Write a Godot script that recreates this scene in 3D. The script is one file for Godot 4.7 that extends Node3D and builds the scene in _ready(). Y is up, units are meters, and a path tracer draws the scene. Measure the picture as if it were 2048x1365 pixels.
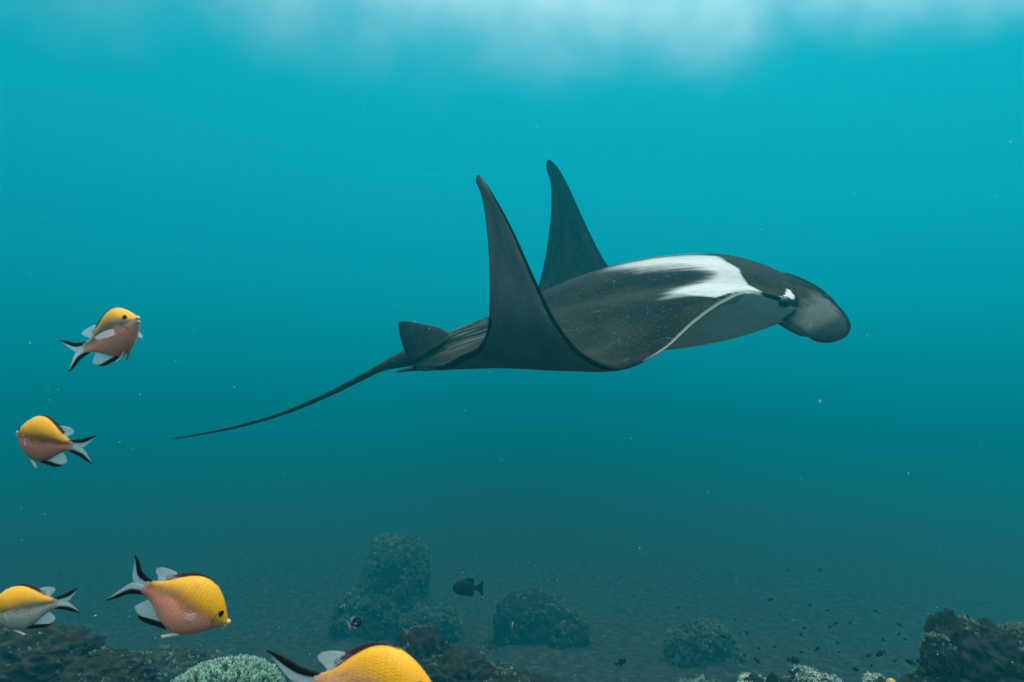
extends Node3D
# A manta ray glides over a coral reef; five small yellow-backed fish pass close to the diver. y is up, metres.

const EYE := Vector3(0, 8, 0)
const SURFACE := 13.8
var mats := {}
var names := {}


# ---------------------------------------------------------------- bookkeeping
func numbered(called: String) -> String:
	names[called] = names.get(called, -1) + 1
	return called if names[called] == 0 else "%s_%03d" % [called, names[called]]


func thing(called: String, label: String, category: String, at: Vector3, group := "") -> Node3D:
	var o := Node3D.new()
	o.name = numbered(called)
	add_child(o, true)
	o.position = at
	return tag(o, label, category, group)


func tag(o: Node3D, label: String, category: String, group := "") -> Node3D:
	o.set_meta("label", label)
	o.set_meta("category", category)
	if group:
		o.set_meta("group", group)
	return o


func part(called: String, mesh: Mesh, material: Material, parent: Node) -> MeshInstance3D:
	var o := MeshInstance3D.new()
	if parent == self:
		o.name = numbered(called)
	else:
		var n := 0
		var full := called
		while parent.has_node(full):
			n += 1
			full = "%s_%03d" % [called, n]
		o.name = full
	o.mesh = mesh
	o.material_override = material
	parent.add_child(o, true)
	return o


func structure(called: String, mesh: Mesh, material: Material) -> MeshInstance3D:
	var o := part(called, mesh, material, self)
	o.set_meta("kind", "structure")
	return o


# ---------------------------------------------------------------- shapes
func table(x: float, xs: Array, ys: Array) -> float:
	if x <= xs[0]:
		return ys[0]
	for i in range(1, xs.size()):
		if x <= xs[i]:
			var t: float = (x - xs[i - 1]) / (xs[i] - xs[i - 1])
			return lerpf(ys[i - 1], ys[i], t)
	return ys[-1]


func smooth_table(x: float, xs: Array, ys: Array) -> float:
	# monotone-ish cubic through the points
	var n := xs.size()
	if x <= xs[0]:
		return ys[0]
	if x >= xs[n - 1]:
		return ys[n - 1]
	var i := 0
	while x > xs[i + 1]:
		i += 1
	var h: float = xs[i + 1] - xs[i]
	var t: float = (x - xs[i]) / h
	var m0: float = 0.0
	var m1: float = 0.0
	if i > 0:
		m0 = (ys[i + 1] - ys[i - 1]) / (xs[i + 1] - xs[i - 1]) * h
	else:
		m0 = ys[1] - ys[0]
	if i < n - 2:
		m1 = (ys[i + 2] - ys[i]) / (xs[i + 2] - xs[i]) * h
	else:
		m1 = ys[n - 1] - ys[n - 2]
	var t2 := t * t
	var t3 := t2 * t
	return (2 * t3 - 3 * t2 + 1) * ys[i] + (t3 - 2 * t2 + t) * m0 + (-2 * t3 + 3 * t2) * ys[i + 1] + (t3 - t2) * m1


func spline(a: Array, t: float) -> Variant:
	var i := clampi(int(floor(t)), 0, a.size() - 2)
	var f := t - i
	var p0 = a[maxi(i - 1, 0)]
	var p1 = a[i]
	var p2 = a[i + 1]
	var p3 = a[mini(i + 2, a.size() - 1)]
	return (p1 * 2.0 + (p2 - p0) * f + (p0 * 2.0 - p1 * 5.0 + p2 * 4.0 - p3) * f * f + (p1 * 3.0 - p0 - p2 * 3.0 + p3) * f * f * f) * 0.5


func skin(rings: Array, colors: Array = [], caps := true, open := false) -> ArrayMesh:
	# joins rings of points into one smooth surface; the rings are closed, so the last point of each is the first again (or open sheets)
	var rows := rings.size()
	var n: int = rings[0].size()
	var volume := 0.0
	for i in rows - 1:
		for j in n - 1:
			var a: Vector3 = rings[i][j]
			volume += a.dot((rings[i][j + 1] - a).cross(rings[i + 1][j] - a)) + rings[i + 1][j + 1].dot((rings[i + 1][j] - rings[i + 1][j + 1]).cross(rings[i][j + 1] - rings[i + 1][j + 1]))
	var flip := volume < 0.0 or open
	var p := PackedVector3Array()
	var nr := PackedVector3Array()
	var uv := PackedVector2Array()
	var col := PackedColorArray()
	var ix := PackedInt32Array()
	for i in rows:
		for j in n:
			var v: Vector3 = rings[i][j]
			p.append(v)
			var jl := j - 1
			var jr := j + 1
			if j == 0:
				jl = 0 if open else n - 2
			if j == n - 1:
				jr = n - 1 if open else 1
			var dj: Vector3 = rings[i][jr] - rings[i][jl]
			var di: Vector3 = rings[mini(i + 1, rows - 1)][j] - rings[maxi(i - 1, 0)][j]
			if dj.length_squared() < 1e-16 or di.length_squared() < 1e-16:
				var k := i + (1 if i == 0 else -1)
				dj = rings[k][jr] - rings[k][jl]
			var q := dj.cross(di)
			if flip:
				q = -q
			nr.append(q.normalized() if q.length_squared() > 1e-24 else Vector3.UP)
			uv.append(Vector2(float(j) / (n - 1), float(i) / (rows - 1)))
			if colors.size():
				col.append(colors[i][j])
	for i in rows - 1:
		for j in n - 1:
			var a := i * n + j
			if flip:
				ix.append_array(PackedInt32Array([a, a + 1, a + n, a + 1, a + n + 1, a + n]))
			else:
				ix.append_array(PackedInt32Array([a, a + n, a + 1, a + 1, a + n, a + n + 1]))
	if caps and not open:
		for e in [0, rows - 1]:
			var c := Vector3.ZERO
			for j in n - 1:
				c += rings[e][j]
			c /= n - 1
			var out: Vector3 = (c - rings[1 if e == 0 else rows - 2][0])
			var other := Vector3.ZERO
			for j in n - 1:
				other += rings[1 if e == 0 else rows - 2][j]
			out = (c - other / (n - 1)).normalized()
			var first := p.size()
			for j in n:
				p.append(rings[e][j])
				nr.append(out)
				uv.append(Vector2(float(j) / (n - 1), 0.0 if e == 0 else 1.0))
				if colors.size():
					col.append(colors[e][j])
			p.append(c)
			nr.append(out)
			uv.append(Vector2(0.5, 0.0 if e == 0 else 1.0))
			if colors.size():
				col.append(colors[e][0])
			for j in n - 1:
				var t := [first + j, first + j + 1, p.size() - 1]
				var g: Vector3 = (p[t[1]] - p[t[0]]).cross(p[t[2]] - p[t[0]])
				if g.dot(out) > 0.0:
					t = [t[1], t[0], t[2]]
				ix.append_array(PackedInt32Array(t))
	var arr := []
	arr.resize(Mesh.ARRAY_MAX)
	arr[Mesh.ARRAY_VERTEX] = p
	arr[Mesh.ARRAY_NORMAL] = nr
	arr[Mesh.ARRAY_TEX_UV] = uv
	if colors.size():
		arr[Mesh.ARRAY_COLOR] = col
	arr[Mesh.ARRAY_INDEX] = ix
	var m := ArrayMesh.new()
	m.add_surface_from_arrays(Mesh.PRIMITIVE_TRIANGLES, arr)
	return m


func blade_ring(a: Vector3, b: Vector3, thick: float, side: Vector3, n := 16) -> PackedVector3Array:
	# a flattened oval between the two edges of a fin
	var r := PackedVector3Array()
	for j in n + 1:
		var t := TAU * j / n
		r.append((a + b) * 0.5 + (a - b) * 0.5 * cos(t) + side * thick * sin(t))
	return r


func blade(lead: Array, trail: Array, thick: Array, side: Vector3, steps := 14, n := 16, bow := 0.0) -> ArrayMesh:
	# a fin that runs from root to tip between a leading and a trailing edge
	var rings := []
	for i in steps + 1:
		var t := float(i) / steps * (lead.size() - 1)
		var a: Vector3 = spline(lead, t)
		var b: Vector3 = spline(trail, t)
		var u := float(i) / steps
		var w := side * bow * u * u
		rings.append(blade_ring(a + w, b + w, spline(thick, t), side, n))
	return skin(rings)


func tube(path: Array, radii: Array, steps := 24, n := 12) -> ArrayMesh:
	var rings := []
	var up := Vector3.UP
	for i in steps + 1:
		var t := float(i) / steps * (path.size() - 1)
		var c: Vector3 = spline(path, t)
		var d: Vector3 = spline(path, minf(t + 0.05, path.size() - 1)) - spline(path, maxf(t - 0.05, 0))
		var x := d.cross(up).normalized()
		var y := x.cross(d).normalized()
		var r: float = spline(radii, t)
		var ring := PackedVector3Array()
		for j in n + 1:
			ring.append(c + (x * cos(TAU * j / n) + y * sin(TAU * j / n)) * r)
		rings.append(ring)
	return skin(rings)


func ball(size: Vector3, rows := 12, n := 18) -> ArrayMesh:
	var rings := []
	for i in rows + 1:
		var t := PI * i / rows
		var ring := PackedVector3Array()
		for j in n + 1:
			ring.append(Vector3(cos(TAU * j / n) * sin(t), cos(t), sin(TAU * j / n) * sin(t)) * size)
		rings.append(ring)
	return skin(rings, [], false)


func noise(s: int, f: float, octaves := 4) -> FastNoiseLite:
	var n := FastNoiseLite.new()
	n.seed = s
	n.frequency = f
	n.noise_type = FastNoiseLite.TYPE_SIMPLEX_SMOOTH
	n.fractal_octaves = octaves
	return n


# ---------------------------------------------------------------- materials (base colours are linear)
func lin(r: float, g: float, b: float) -> Color:
	return Color(r, g, b).linear_to_srgb()


func plain(c: Color, rough := 0.6, spec := 0.4) -> StandardMaterial3D:
	var m := StandardMaterial3D.new()
	m.albedo_color = c
	m.roughness = rough
	m.metallic_specular = spec
	return m


func tiling(n: FastNoiseLite, x: int, y: int, w: int) -> float:
	# noise that repeats without a seam
	var a := float(x) / w
	var b := float(y) / w
	var v := n.get_noise_2d(x, y) * (1.0 - a) * (1.0 - b) + n.get_noise_2d(x - w, y) * a * (1.0 - b) + n.get_noise_2d(x, y - w) * (1.0 - a) * b + n.get_noise_2d(x - w, y - w) * a * b
	return v / sqrt((a * a + (1.0 - a) * (1.0 - a)) * (b * b + (1.0 - b) * (1.0 - b)))


func mottled(name_: String, dark: Color, light: Color, freq: float, s: int, scale := 1.0, rough := 0.85, relief := 0.0) -> StandardMaterial3D:
	var w := 256
	var n := noise(s, freq, 5)
	var f := noise(s + 9, freq * 5.0, 3)
	var im := Image.create(w, w, false, Image.FORMAT_RGB8)
	var hi := Image.create(w, w, false, Image.FORMAT_RGB8)
	for y in w:
		for x in w:
			var v := tiling(n, x, y, w)
			var u := tiling(f, x, y, w)
			var k := clampf(0.45 + v * 0.9 + u * 0.55, 0.0, 1.0)
			im.set_pixel(x, y, dark.lerp(light, k * k).linear_to_srgb())
			var h := clampf(0.5 + v * 0.5 + u * 0.5, 0, 1)
			hi.set_pixel(x, y, Color(h, h, h))
	var m := StandardMaterial3D.new()
	m.albedo_texture = ImageTexture.create_from_image(im)
	m.uv1_triplanar = true
	m.uv1_scale = Vector3.ONE * scale
	m.roughness = rough
	m.metallic_specular = 0.2
	if relief > 0.0:
		m.heightmap_deep_parallax = false
		m.heightmap_enabled = true
		m.heightmap_texture = ImageTexture.create_from_image(hi)
		m.heightmap_scale = relief
	m.resource_name = name_
	mats[name_] = m
	return m


func _ready() -> void:
	view_and_light()
	setting()
	manta()
	yellow_fish()
	reef()
	small_fish()
	particles()


const SUN := Vector3(0.9, 3.0, 0.4)


func sky_image() -> Image:
	# the daylight above the waves: deep blue-green low down, broken white from about 30 degrees up to the zenith, brightest round the sun
	var w := 1024
	var h := 512
	var im := Image.create(w, h, false, Image.FORMAT_RGBF)
	var n := noise(71, 3.2, 6)
	var to_sun := SUN.normalized()
	for y in h:
		var el := PI * (0.5 - (y + 0.5) / h)
		for x in w:
			var az := TAU * (x + 0.5) / w
			var d := Vector3(sin(az) * cos(el), sin(el), -cos(az) * cos(el))
			var deg := rad_to_deg(el) + SKY_RAGGED * n.get_noise_3dv(d * 2.2)
			var t := smoothstep(SKY_LOW, SKY_HIGH, deg)
			var g := clampf((d.dot(to_sun) - 0.2) / 0.8, 0.0, 0.4)
			var c := Vector3(0.0, 0.22, 0.36).lerp(Vector3(0.98, 0.87, 0.86) * SKY_WHITE, t) + Vector3(1.0, 0.97, 0.93) * SKY_GLOW * g * t
			im.set_pixel(x, y, Color(c.x, c.y, c.z))
	return im

const SKY_RAGGED := 3.0
const SKY_LOW := 22.5
const SKY_HIGH := 40.0
const SKY_WHITE := 1.1
const SKY_GLOW := 9.5


# ---------------------------------------------------------------- camera, sky, sun, water haze
func view_and_light() -> void:
	var cam := Camera3D.new()
	cam.name = "camera"
	add_child(cam)
	cam.position = EYE
	cam.rotation_degrees = Vector3(4, 0, 0)
	var ca := CameraAttributesPhysical.new()
	ca.frustum_focal_length = 24.6
	ca.frustum_near = 0.03
	ca.frustum_far = 900.0
	ca.frustum_focus_distance = 2.5
	ca.exposure_aperture = 16.0
	cam.attributes = ca

	var s := PanoramaSkyMaterial.new()
	s.panorama = ImageTexture.create_from_image(sky_image())
	var sky := Sky.new()
	sky.sky_material = s
	var e := Environment.new()
	e.background_mode = Environment.BG_SKY
	e.sky = sky
	e.background_energy_multiplier = 1.0
	e.tonemap_mode = Environment.TONE_MAPPER_LINEAR
	e.tonemap_exposure = 0.74
	e.sdfgi_enabled = true
	e.ssao_enabled = true
	e.ssil_enabled = true
	# the water itself: even haze, brightest towards the sun
	e.volumetric_fog_enabled = true
	e.volumetric_fog_density = 0.062
	e.volumetric_fog_albedo = lin(0.002, 0.745, 0.95)
	e.volumetric_fog_anisotropy = 0.6
	var we := WorldEnvironment.new()
	we.name = "environment"
	we.environment = e
	add_child(we)
	var sun := DirectionalLight3D.new()
	sun.name = "sun"
	sun.light_energy = 1.05
	sun.light_angular_distance = 0.5
	sun.light_color = Color(1.0, 0.98, 0.94)
	sun.shadow_enabled = true
	add_child(sun)
	sun.look_at_from_position(SUN, Vector3.ZERO)


# ---------------------------------------------------------------- sea surface and seabed
func bed_height(x: float, z: float) -> float:
	var d := -z
	# a reef slope that falls away in front of the diver to a dark plain
	var h := smooth_table(d, [-6.0, 2.0, 3.0, 4.0, 5.0, 6.0, 7.0, 9.0, 11.0, 13.0, 16.0, 22.0, 40.0], [6.9, 6.75, 6.55, 6.17, 5.76, 5.34, 4.93, 4.13, 3.45, 3.15, 2.8, 2.5, 2.4])
	var rough := lerpf(0.35, 1.0, smoothstep(6.0, 12.0, d)) * clampf(1.2 - absf(d) / 60.0, 0.0, 1.0)
	return h + (0.25 * bed_noise.get_noise_2d(x, z) + 0.12 * bed_noise.get_noise_2d(x * 4.0, z * 4.0)) * rough

var bed_noise := noise(5, 0.35, 4)


func sheet(heights: Callable, reach: float, cells: int, ease_: float) -> ArrayMesh:
	var rows := []
	for i in cells + 1:
		var row := PackedVector3Array()
		var u := float(i) / cells * 2.0 - 1.0
		var z := sinh(u * ease_) / sinh(ease_) * reach
		for j in cells + 1:
			var w := float(j) / cells * 2.0 - 1.0
			var x := sinh(w * ease_) / sinh(ease_) * reach
			row.append(Vector3(x, heights.call(x, z), z))
		rows.append(row)
	return skin(rows, [], false, true)


func setting() -> void:
	var m := mottled("seabed", Color(0.022, 0.022, 0.019), Color(0.08, 0.076, 0.060), 0.03, 11, 0.5, 0.9, 3.0)
	structure("seabed", sheet(bed_height, 160.0, 150, 4.0), m)
	var wave := noise(21, 0.12, 3)
	var pane := StandardMaterial3D.new()
	pane.transparency = BaseMaterial3D.TRANSPARENCY_ALPHA
	pane.albedo_color = Color(1, 1, 1, 0.04)
	pane.roughness = 0.05
	structure("water_surface", sheet(func(x: float, z: float) -> float: return SURFACE + 0.45 * wave.get_noise_2d(x, z * 1.4) * clampf(1.3 - Vector2(x, z).length() / 120.0, 0, 1), 160.0, 140, 2.6), pane)


# ---------------------------------------------------------------- manta ray
# sections from the near wing tip over the body to the far wing tip: leading edge, trailing edge, dorsal direction, thickness above, thickness below, camber
var manta_sections := [
	[Vector3(-0.0910, 8.5843, -1.8638), Vector3(-0.0965, 8.5808, -1.8660), Vector3(0.2213, 0.2573, -0.9406), 0.002, 0.002, 0],
	[Vector3(-0.0760, 8.5694, -1.8648), Vector3(-0.0980, 8.5654, -1.8701), Vector3(0.1883, 0.2307, -0.9546), 0.004, 0.004, 0],
	[Vector3(-0.0459, 8.5192, -1.8583), Vector3(-0.0851, 8.5343, -1.8873), Vector3(0.6395, 0.4162, -0.6464), 0.007, 0.007, 0],
	[Vector3(0.0054, 8.4271, -1.8748), Vector3(-0.0735, 8.4638, -1.9123), Vector3(0.5333, 0.3684, -0.7615), 0.01, 0.01, 0],
	[Vector3(0.0642, 8.3000, -1.8937), Vector3(-0.0662, 8.3656, -1.9492), Vector3(0.5125, 0.3567, -0.7811), 0.012, 0.012, 0],
	[Vector3(0.1297, 8.1766, -1.9224), Vector3(-0.0657, 8.2571, -1.9869), Vector3(0.4466, 0.4768, -0.7571), 0.014, 0.014, 0],
	[Vector3(0.2084, 8.0946, -1.9682), Vector3(-0.0733, 8.1759, -2.0427), Vector3(0.3612, 0.7720, -0.5230), 0.018, 0.016, 0.01],
	[Vector3(0.3206, 8.0627, -2.0306), Vector3(-0.1055, 8.1256, -2.1364), Vector3(0.1598, 0.9855, -0.0577), 0.024, 0.02, -0.004],
	[Vector3(0.4582, 8.1190, -2.1269), Vector3(-0.1662, 8.1030, -2.2784), Vector3(-0.0655, 0.9840, 0.1659), 0.04, 0.025, -0.03],
	[Vector3(0.5859, 8.2161, -2.2304), Vector3(-0.2483, 8.0755, -2.5008), Vector3(-0.2163, 0.8680, 0.4470), 0.065, 0.03, -0.03],
	[Vector3(0.7093, 8.2929, -2.3152), Vector3(-0.3407, 8.0749, -2.7415), Vector3(-0.2328, 0.7735, 0.5895), 0.09, 0.045, -0.012],
	[Vector3(0.8353, 8.3332, -2.4126), Vector3(-0.4090, 8.0798, -2.9215), Vector3(-0.2387, 0.7154, 0.6567), 0.115, 0.095, 0],
	[Vector3(1.0317, 8.2946, -2.5053), Vector3(-0.3519, 8.1064, -2.9620), Vector3(-0.2328, 0.7735, 0.5895), 0.19, 0.1, 0],
	[Vector3(1.0859, 8.3409, -2.5982), Vector3(-0.3950, 8.1138, -3.0075), Vector3(-0.2196, 0.8535, 0.4725), 0.22, 0.115, 0],
	[Vector3(1.1138, 8.3904, -2.7155), Vector3(-0.4080, 8.1279, -3.0533), Vector3(-0.2011, 0.9187, 0.3400), 0.235, 0.12, 0],
	[Vector3(1.1223, 8.4372, -2.8369), Vector3(-0.3823, 8.1475, -3.0910), Vector3(-0.1781, 0.9635, 0.2001), 0.22, 0.095, 0],
	[Vector3(1.0989, 8.4725, -2.9460), Vector3(-0.3284, 8.1686, -3.1162), Vector3(-0.1524, 0.9864, 0.0618), 0.185, 0.085, 0],
	[Vector3(1.0291, 8.4942, -3.0459), Vector3(-0.2658, 8.1885, -3.1330), Vector3(-0.1347, 0.9906, -0.0253), 0.105, 0.085, 0],
	[Vector3(0.9792, 8.4737, -3.0744), Vector3(-0.3522, 8.1833, -3.1950), Vector3(-0.1524, 0.9864, 0.0618), 0.075, 0.05, -0.02],
	[Vector3(0.9197, 8.4410, -3.2271), Vector3(-0.3179, 8.2138, -3.3132), Vector3(-0.1825, 0.9828, 0.0297), 0.05, 0.04, -0.03],
	[Vector3(0.7968, 8.4105, -3.3996), Vector3(-0.2324, 8.2525, -3.4508), Vector3(-0.1591, 0.9543, 0.2529), 0.034, 0.03, -0.04],
	[Vector3(0.6622, 8.4767, -3.5253), Vector3(-0.0870, 8.3199, -3.5664), Vector3(-0.1927, 0.7577, 0.6235), 0.022, 0.022, -0.04],
	[Vector3(0.5619, 8.5848, -3.6080), Vector3(0.0549, 8.4184, -3.6397), Vector3(-0.2372, 0.5733, 0.7843), 0.018, 0.018, -0.02],
	[Vector3(0.4865, 8.6867, -3.6610), Vector3(0.1283, 8.5129, -3.7133), Vector3(-0.2788, 0.3002, 0.9122), 0.014, 0.014, 0],
	[Vector3(0.3966, 8.8831, -3.6974), Vector3(0.1819, 8.7188, -3.7590), Vector3(-0.3456, 0.1017, 0.9329), 0.012, 0.012, 0],
	[Vector3(0.3296, 9.0465, -3.7161), Vector3(0.2135, 8.9566, -3.7725), Vector3(-0.4346, -0.0040, 0.9006), 0.01, 0.01, 0],
	[Vector3(0.2716, 9.1712, -3.7274), Vector3(0.2140, 9.1233, -3.7708), Vector3(-0.5205, -0.1391, 0.8424), 0.007, 0.007, 0],
	[Vector3(0.2396, 9.2232, -3.7338), Vector3(0.1889, 9.2078, -3.7549), Vector3(-0.3094, -0.2417, 0.9197), 0.004, 0.004, 0],
	[Vector3(0.2042, 9.2531, -3.7317), Vector3(0.1911, 9.2509, -3.7419), Vector3(-0.5222, -0.3939, 0.7565), 0.002, 0.002, 0],
]
var manta_axes := [Vector3(0.9695, 0.1371, 0.2030), Vector3(-0.2011, 0.9187, 0.3400), Vector3(-0.1399, -0.3705, 0.9182), Vector3(0.5418, 8.3095, -2.8353)]


func manta_point(s: float, x: float, top: bool) -> Vector3:
	var l: Vector3 = spline(_lead, s)
	var t: Vector3 = spline(_trail, s)
	var n: Vector3 = spline(_dorsal, s).normalized()
	var k: Vector3 = spline(_thick, s)
	var h: float
	if top:
		h = k.x * smooth_table(x, [0, 0.015, 0.05, 0.1, 0.16, 0.22, 0.28, 0.36, 0.48, 0.63, 0.78, 0.9, 1], [0.0, 0.22, 0.42, 0.62, 0.79, 0.89, 0.95, 1.0, 0.97, 0.8, 0.55, 0.41, 0.2])
	else:
		h = -k.y * smooth_table(x, [0, 0.015, 0.05, 0.12, 0.2, 0.3, 0.5, 0.7, 0.88, 1], [0.0, 0.25, 0.5, 0.78, 0.95, 1.0, 0.85, 0.58, 0.28, 0.07])
	return l.lerp(t, x) + n * (h + k.z * 4.0 * x * (1.0 - x))

var _lead := []
var _trail := []
var _dorsal := []
var _thick := []


func manta_image(w: int, h: int, relief: bool) -> Image:
	# pigment of the skin, plus sheen painted on the rear back: across = round the section (dorsal, leading to trailing edge, then ventral back again), down = from wing tip to wing tip
	var shoulder := PackedVector2Array()
	for p in [[12.98, 0.444], [13.1, 0.40], [13.05, 0.37], [13.12, 0.305], [13.1, 0.232], [13.0, 0.178], [12.41, 0.16], [12.04, 0.139], [11.48, 0.133], [11.1, 0.118], [10.6, 0.05], [10.2, 0.0], [9.87, 0.0], [9.31, 0.014], [9.0, 0.024], [9.06, 0.081], [9.2, 0.165], [9.99, 0.18], [10.8, 0.245], [11.3, 0.21], [11.62, 0.196], [11.78, 0.215], [12.04, 0.243], [12.16, 0.282], [12.25, 0.363]]:
		shoulder.append(Vector2(p[0], p[1] * 12.0))
	var im := Image.create(w, h, false, Image.FORMAT_RGB8)
	var big := noise(31, 0.9, 4)
	var fine := noise(32, 6.0, 3)
	var streak := noise(33, 1.0, 3)
	var speck := noise(34, 14.0, 2)
	for y in h:
		var s := float(y) / (h - 1) * (manta_sections.size() - 1) - 1.0
		for i in w:
			var u := float(i) / (w - 1)
			var top := u < 0.5
			var x := pow(u * 2.0 if top else 2.0 - u * 2.0, 1.6)
			var out := absf(s - 13.0)
			var st := streak.get_noise_3d(x * 5.0, s * 9.0, 2.0 if top else 7.0)
			var fi := fine.get_noise_3d(x * 6.0, s, 3.0 if top else 5.0)
			if relief:
				var hgt := clampf(0.5 + 0.35 * st + 0.25 * streak.get_noise_2d(x * 8.0, s * 30.0) + 0.12 * fi, 0.0, 1.0)
				im.set_pixel(i, y, Color(hgt, hgt, hgt))
				continue
			var b := big.get_noise_3d(x * 4.0, s * 0.8, 1.0 if top else 9.0)
			var c: Color
			if top:
				c = Color(0.007, 0.010, 0.009) * (1.0 + 0.6 * b + 0.25 * st + 0.2 * fi)
				c = c.lerp(Color(0.022, 0.019, 0.013), clampf(0.2 + 1.4 * b, 0.0, 0.6))
				if speck.get_noise_3d(x * 5.0, s * 1.2, 4.0) > 0.52:
					c = c.lerp(Color(0.2, 0.2, 0.19), 0.5)
				# white shoulder bars, ragged and streaked towards the tail, the same on both sides
				for side in 2:
					var ss := s if side == 0 else 26.9 - s
					var q := Vector2(ss + 0.03 * fi, (x + 0.004 * fi) * 12.0)
					var inside := Geometry2D.is_point_in_polygon(q, shoulder)
					var near := 9.0
					for k in shoulder.size():
						var e := Geometry2D.get_closest_point_to_segment(q, shoulder[k], shoulder[(k + 1) % shoulder.size()])
						near = minf(near, e.distance_to(q))
					var soft := lerpf(0.10, 0.75, smoothstep(0.13, 0.26, x if ss > 10.6 else x + 0.07))
					var lines := streak.get_noise_3d(x * 2.0, ss * 26.0, 5.0)
					var white := clampf(0.5 + (near if inside else -near) / soft + lines * 0.55 * smoothstep(0.12, 0.24, x if ss > 10.6 else x + 0.07), 0.0, 1.0)
					white = white * white * (3.0 - 2.0 * white)
					c = c.lerp(Color(0.50, 0.50, 0.48) * (1.0 + 0.16 * fi + 0.16 * b), white * (0.95 + 0.1 * st))
				# pale front rim between shoulder and the lowest point of the wing
				if out > 3.2 and out < 6.6:
					var rim := clampf(1.2 - x / 0.008, 0.0, 1.0) * clampf((6.6 - out) * 2.0, 0.0, 1.0)
					c = c.lerp(Color(0.34, 0.34, 0.32), rim)
				if out > 6.5 and x < 0.05 + 0.02 * fi:
					c = Color(0.008, 0.008, 0.008)
				# white patch over each eye
				for side in 2:
					var se := s if side == 0 else 26.0 - s
					var brow := Vector2((se - 11.12) / 0.42, (x - 0.024 - 0.018 * (se - 11.1)) / 0.0105).length() + 0.45 * b + 0.35 * fi
					c = c.lerp(Color(0.6, 0.6, 0.57), smoothstep(1.15, 0.75, brow))
				# a few pale scratches along the back
				var cut := absf(streak.get_noise_3d(x * 3.0 + s * 0.15, s * 1.6, 11.0))
				if cut < 0.012 and big.get_noise_3d(x * 7.0, s * 1.5, 21.0) > 0.22:
					c = c.lerp(Color(0.2, 0.2, 0.19), 0.55)
				# streaky sheen on the rear of the back, painted in as pale colour
				if out < 3.0 and x > 0.78 and x < 0.93:
					c = c.lerp(Color(0.3, 0.3, 0.28), clampf(st * 1.8 - 0.25, 0.0, 0.6))
			else:
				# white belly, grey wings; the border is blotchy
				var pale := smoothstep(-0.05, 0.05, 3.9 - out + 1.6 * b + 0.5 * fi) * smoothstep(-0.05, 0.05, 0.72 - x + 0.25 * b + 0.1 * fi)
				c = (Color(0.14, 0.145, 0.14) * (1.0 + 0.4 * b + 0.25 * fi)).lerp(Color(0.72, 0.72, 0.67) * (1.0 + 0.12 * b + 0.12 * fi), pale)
				if out > 4.5:
					var edge := 0.055 + 0.02 * b + 0.012 * fi
					if x < edge or x > 1.0 - edge * 0.6:
						c = Color(0.008, 0.008, 0.009)
				elif x < 0.03 and out > 3.2:
					c = Color(0.45, 0.45, 0.42)
			im.set_pixel(i, y, Color(c.r, c.g, c.b).linear_to_srgb())
	return im


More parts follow.
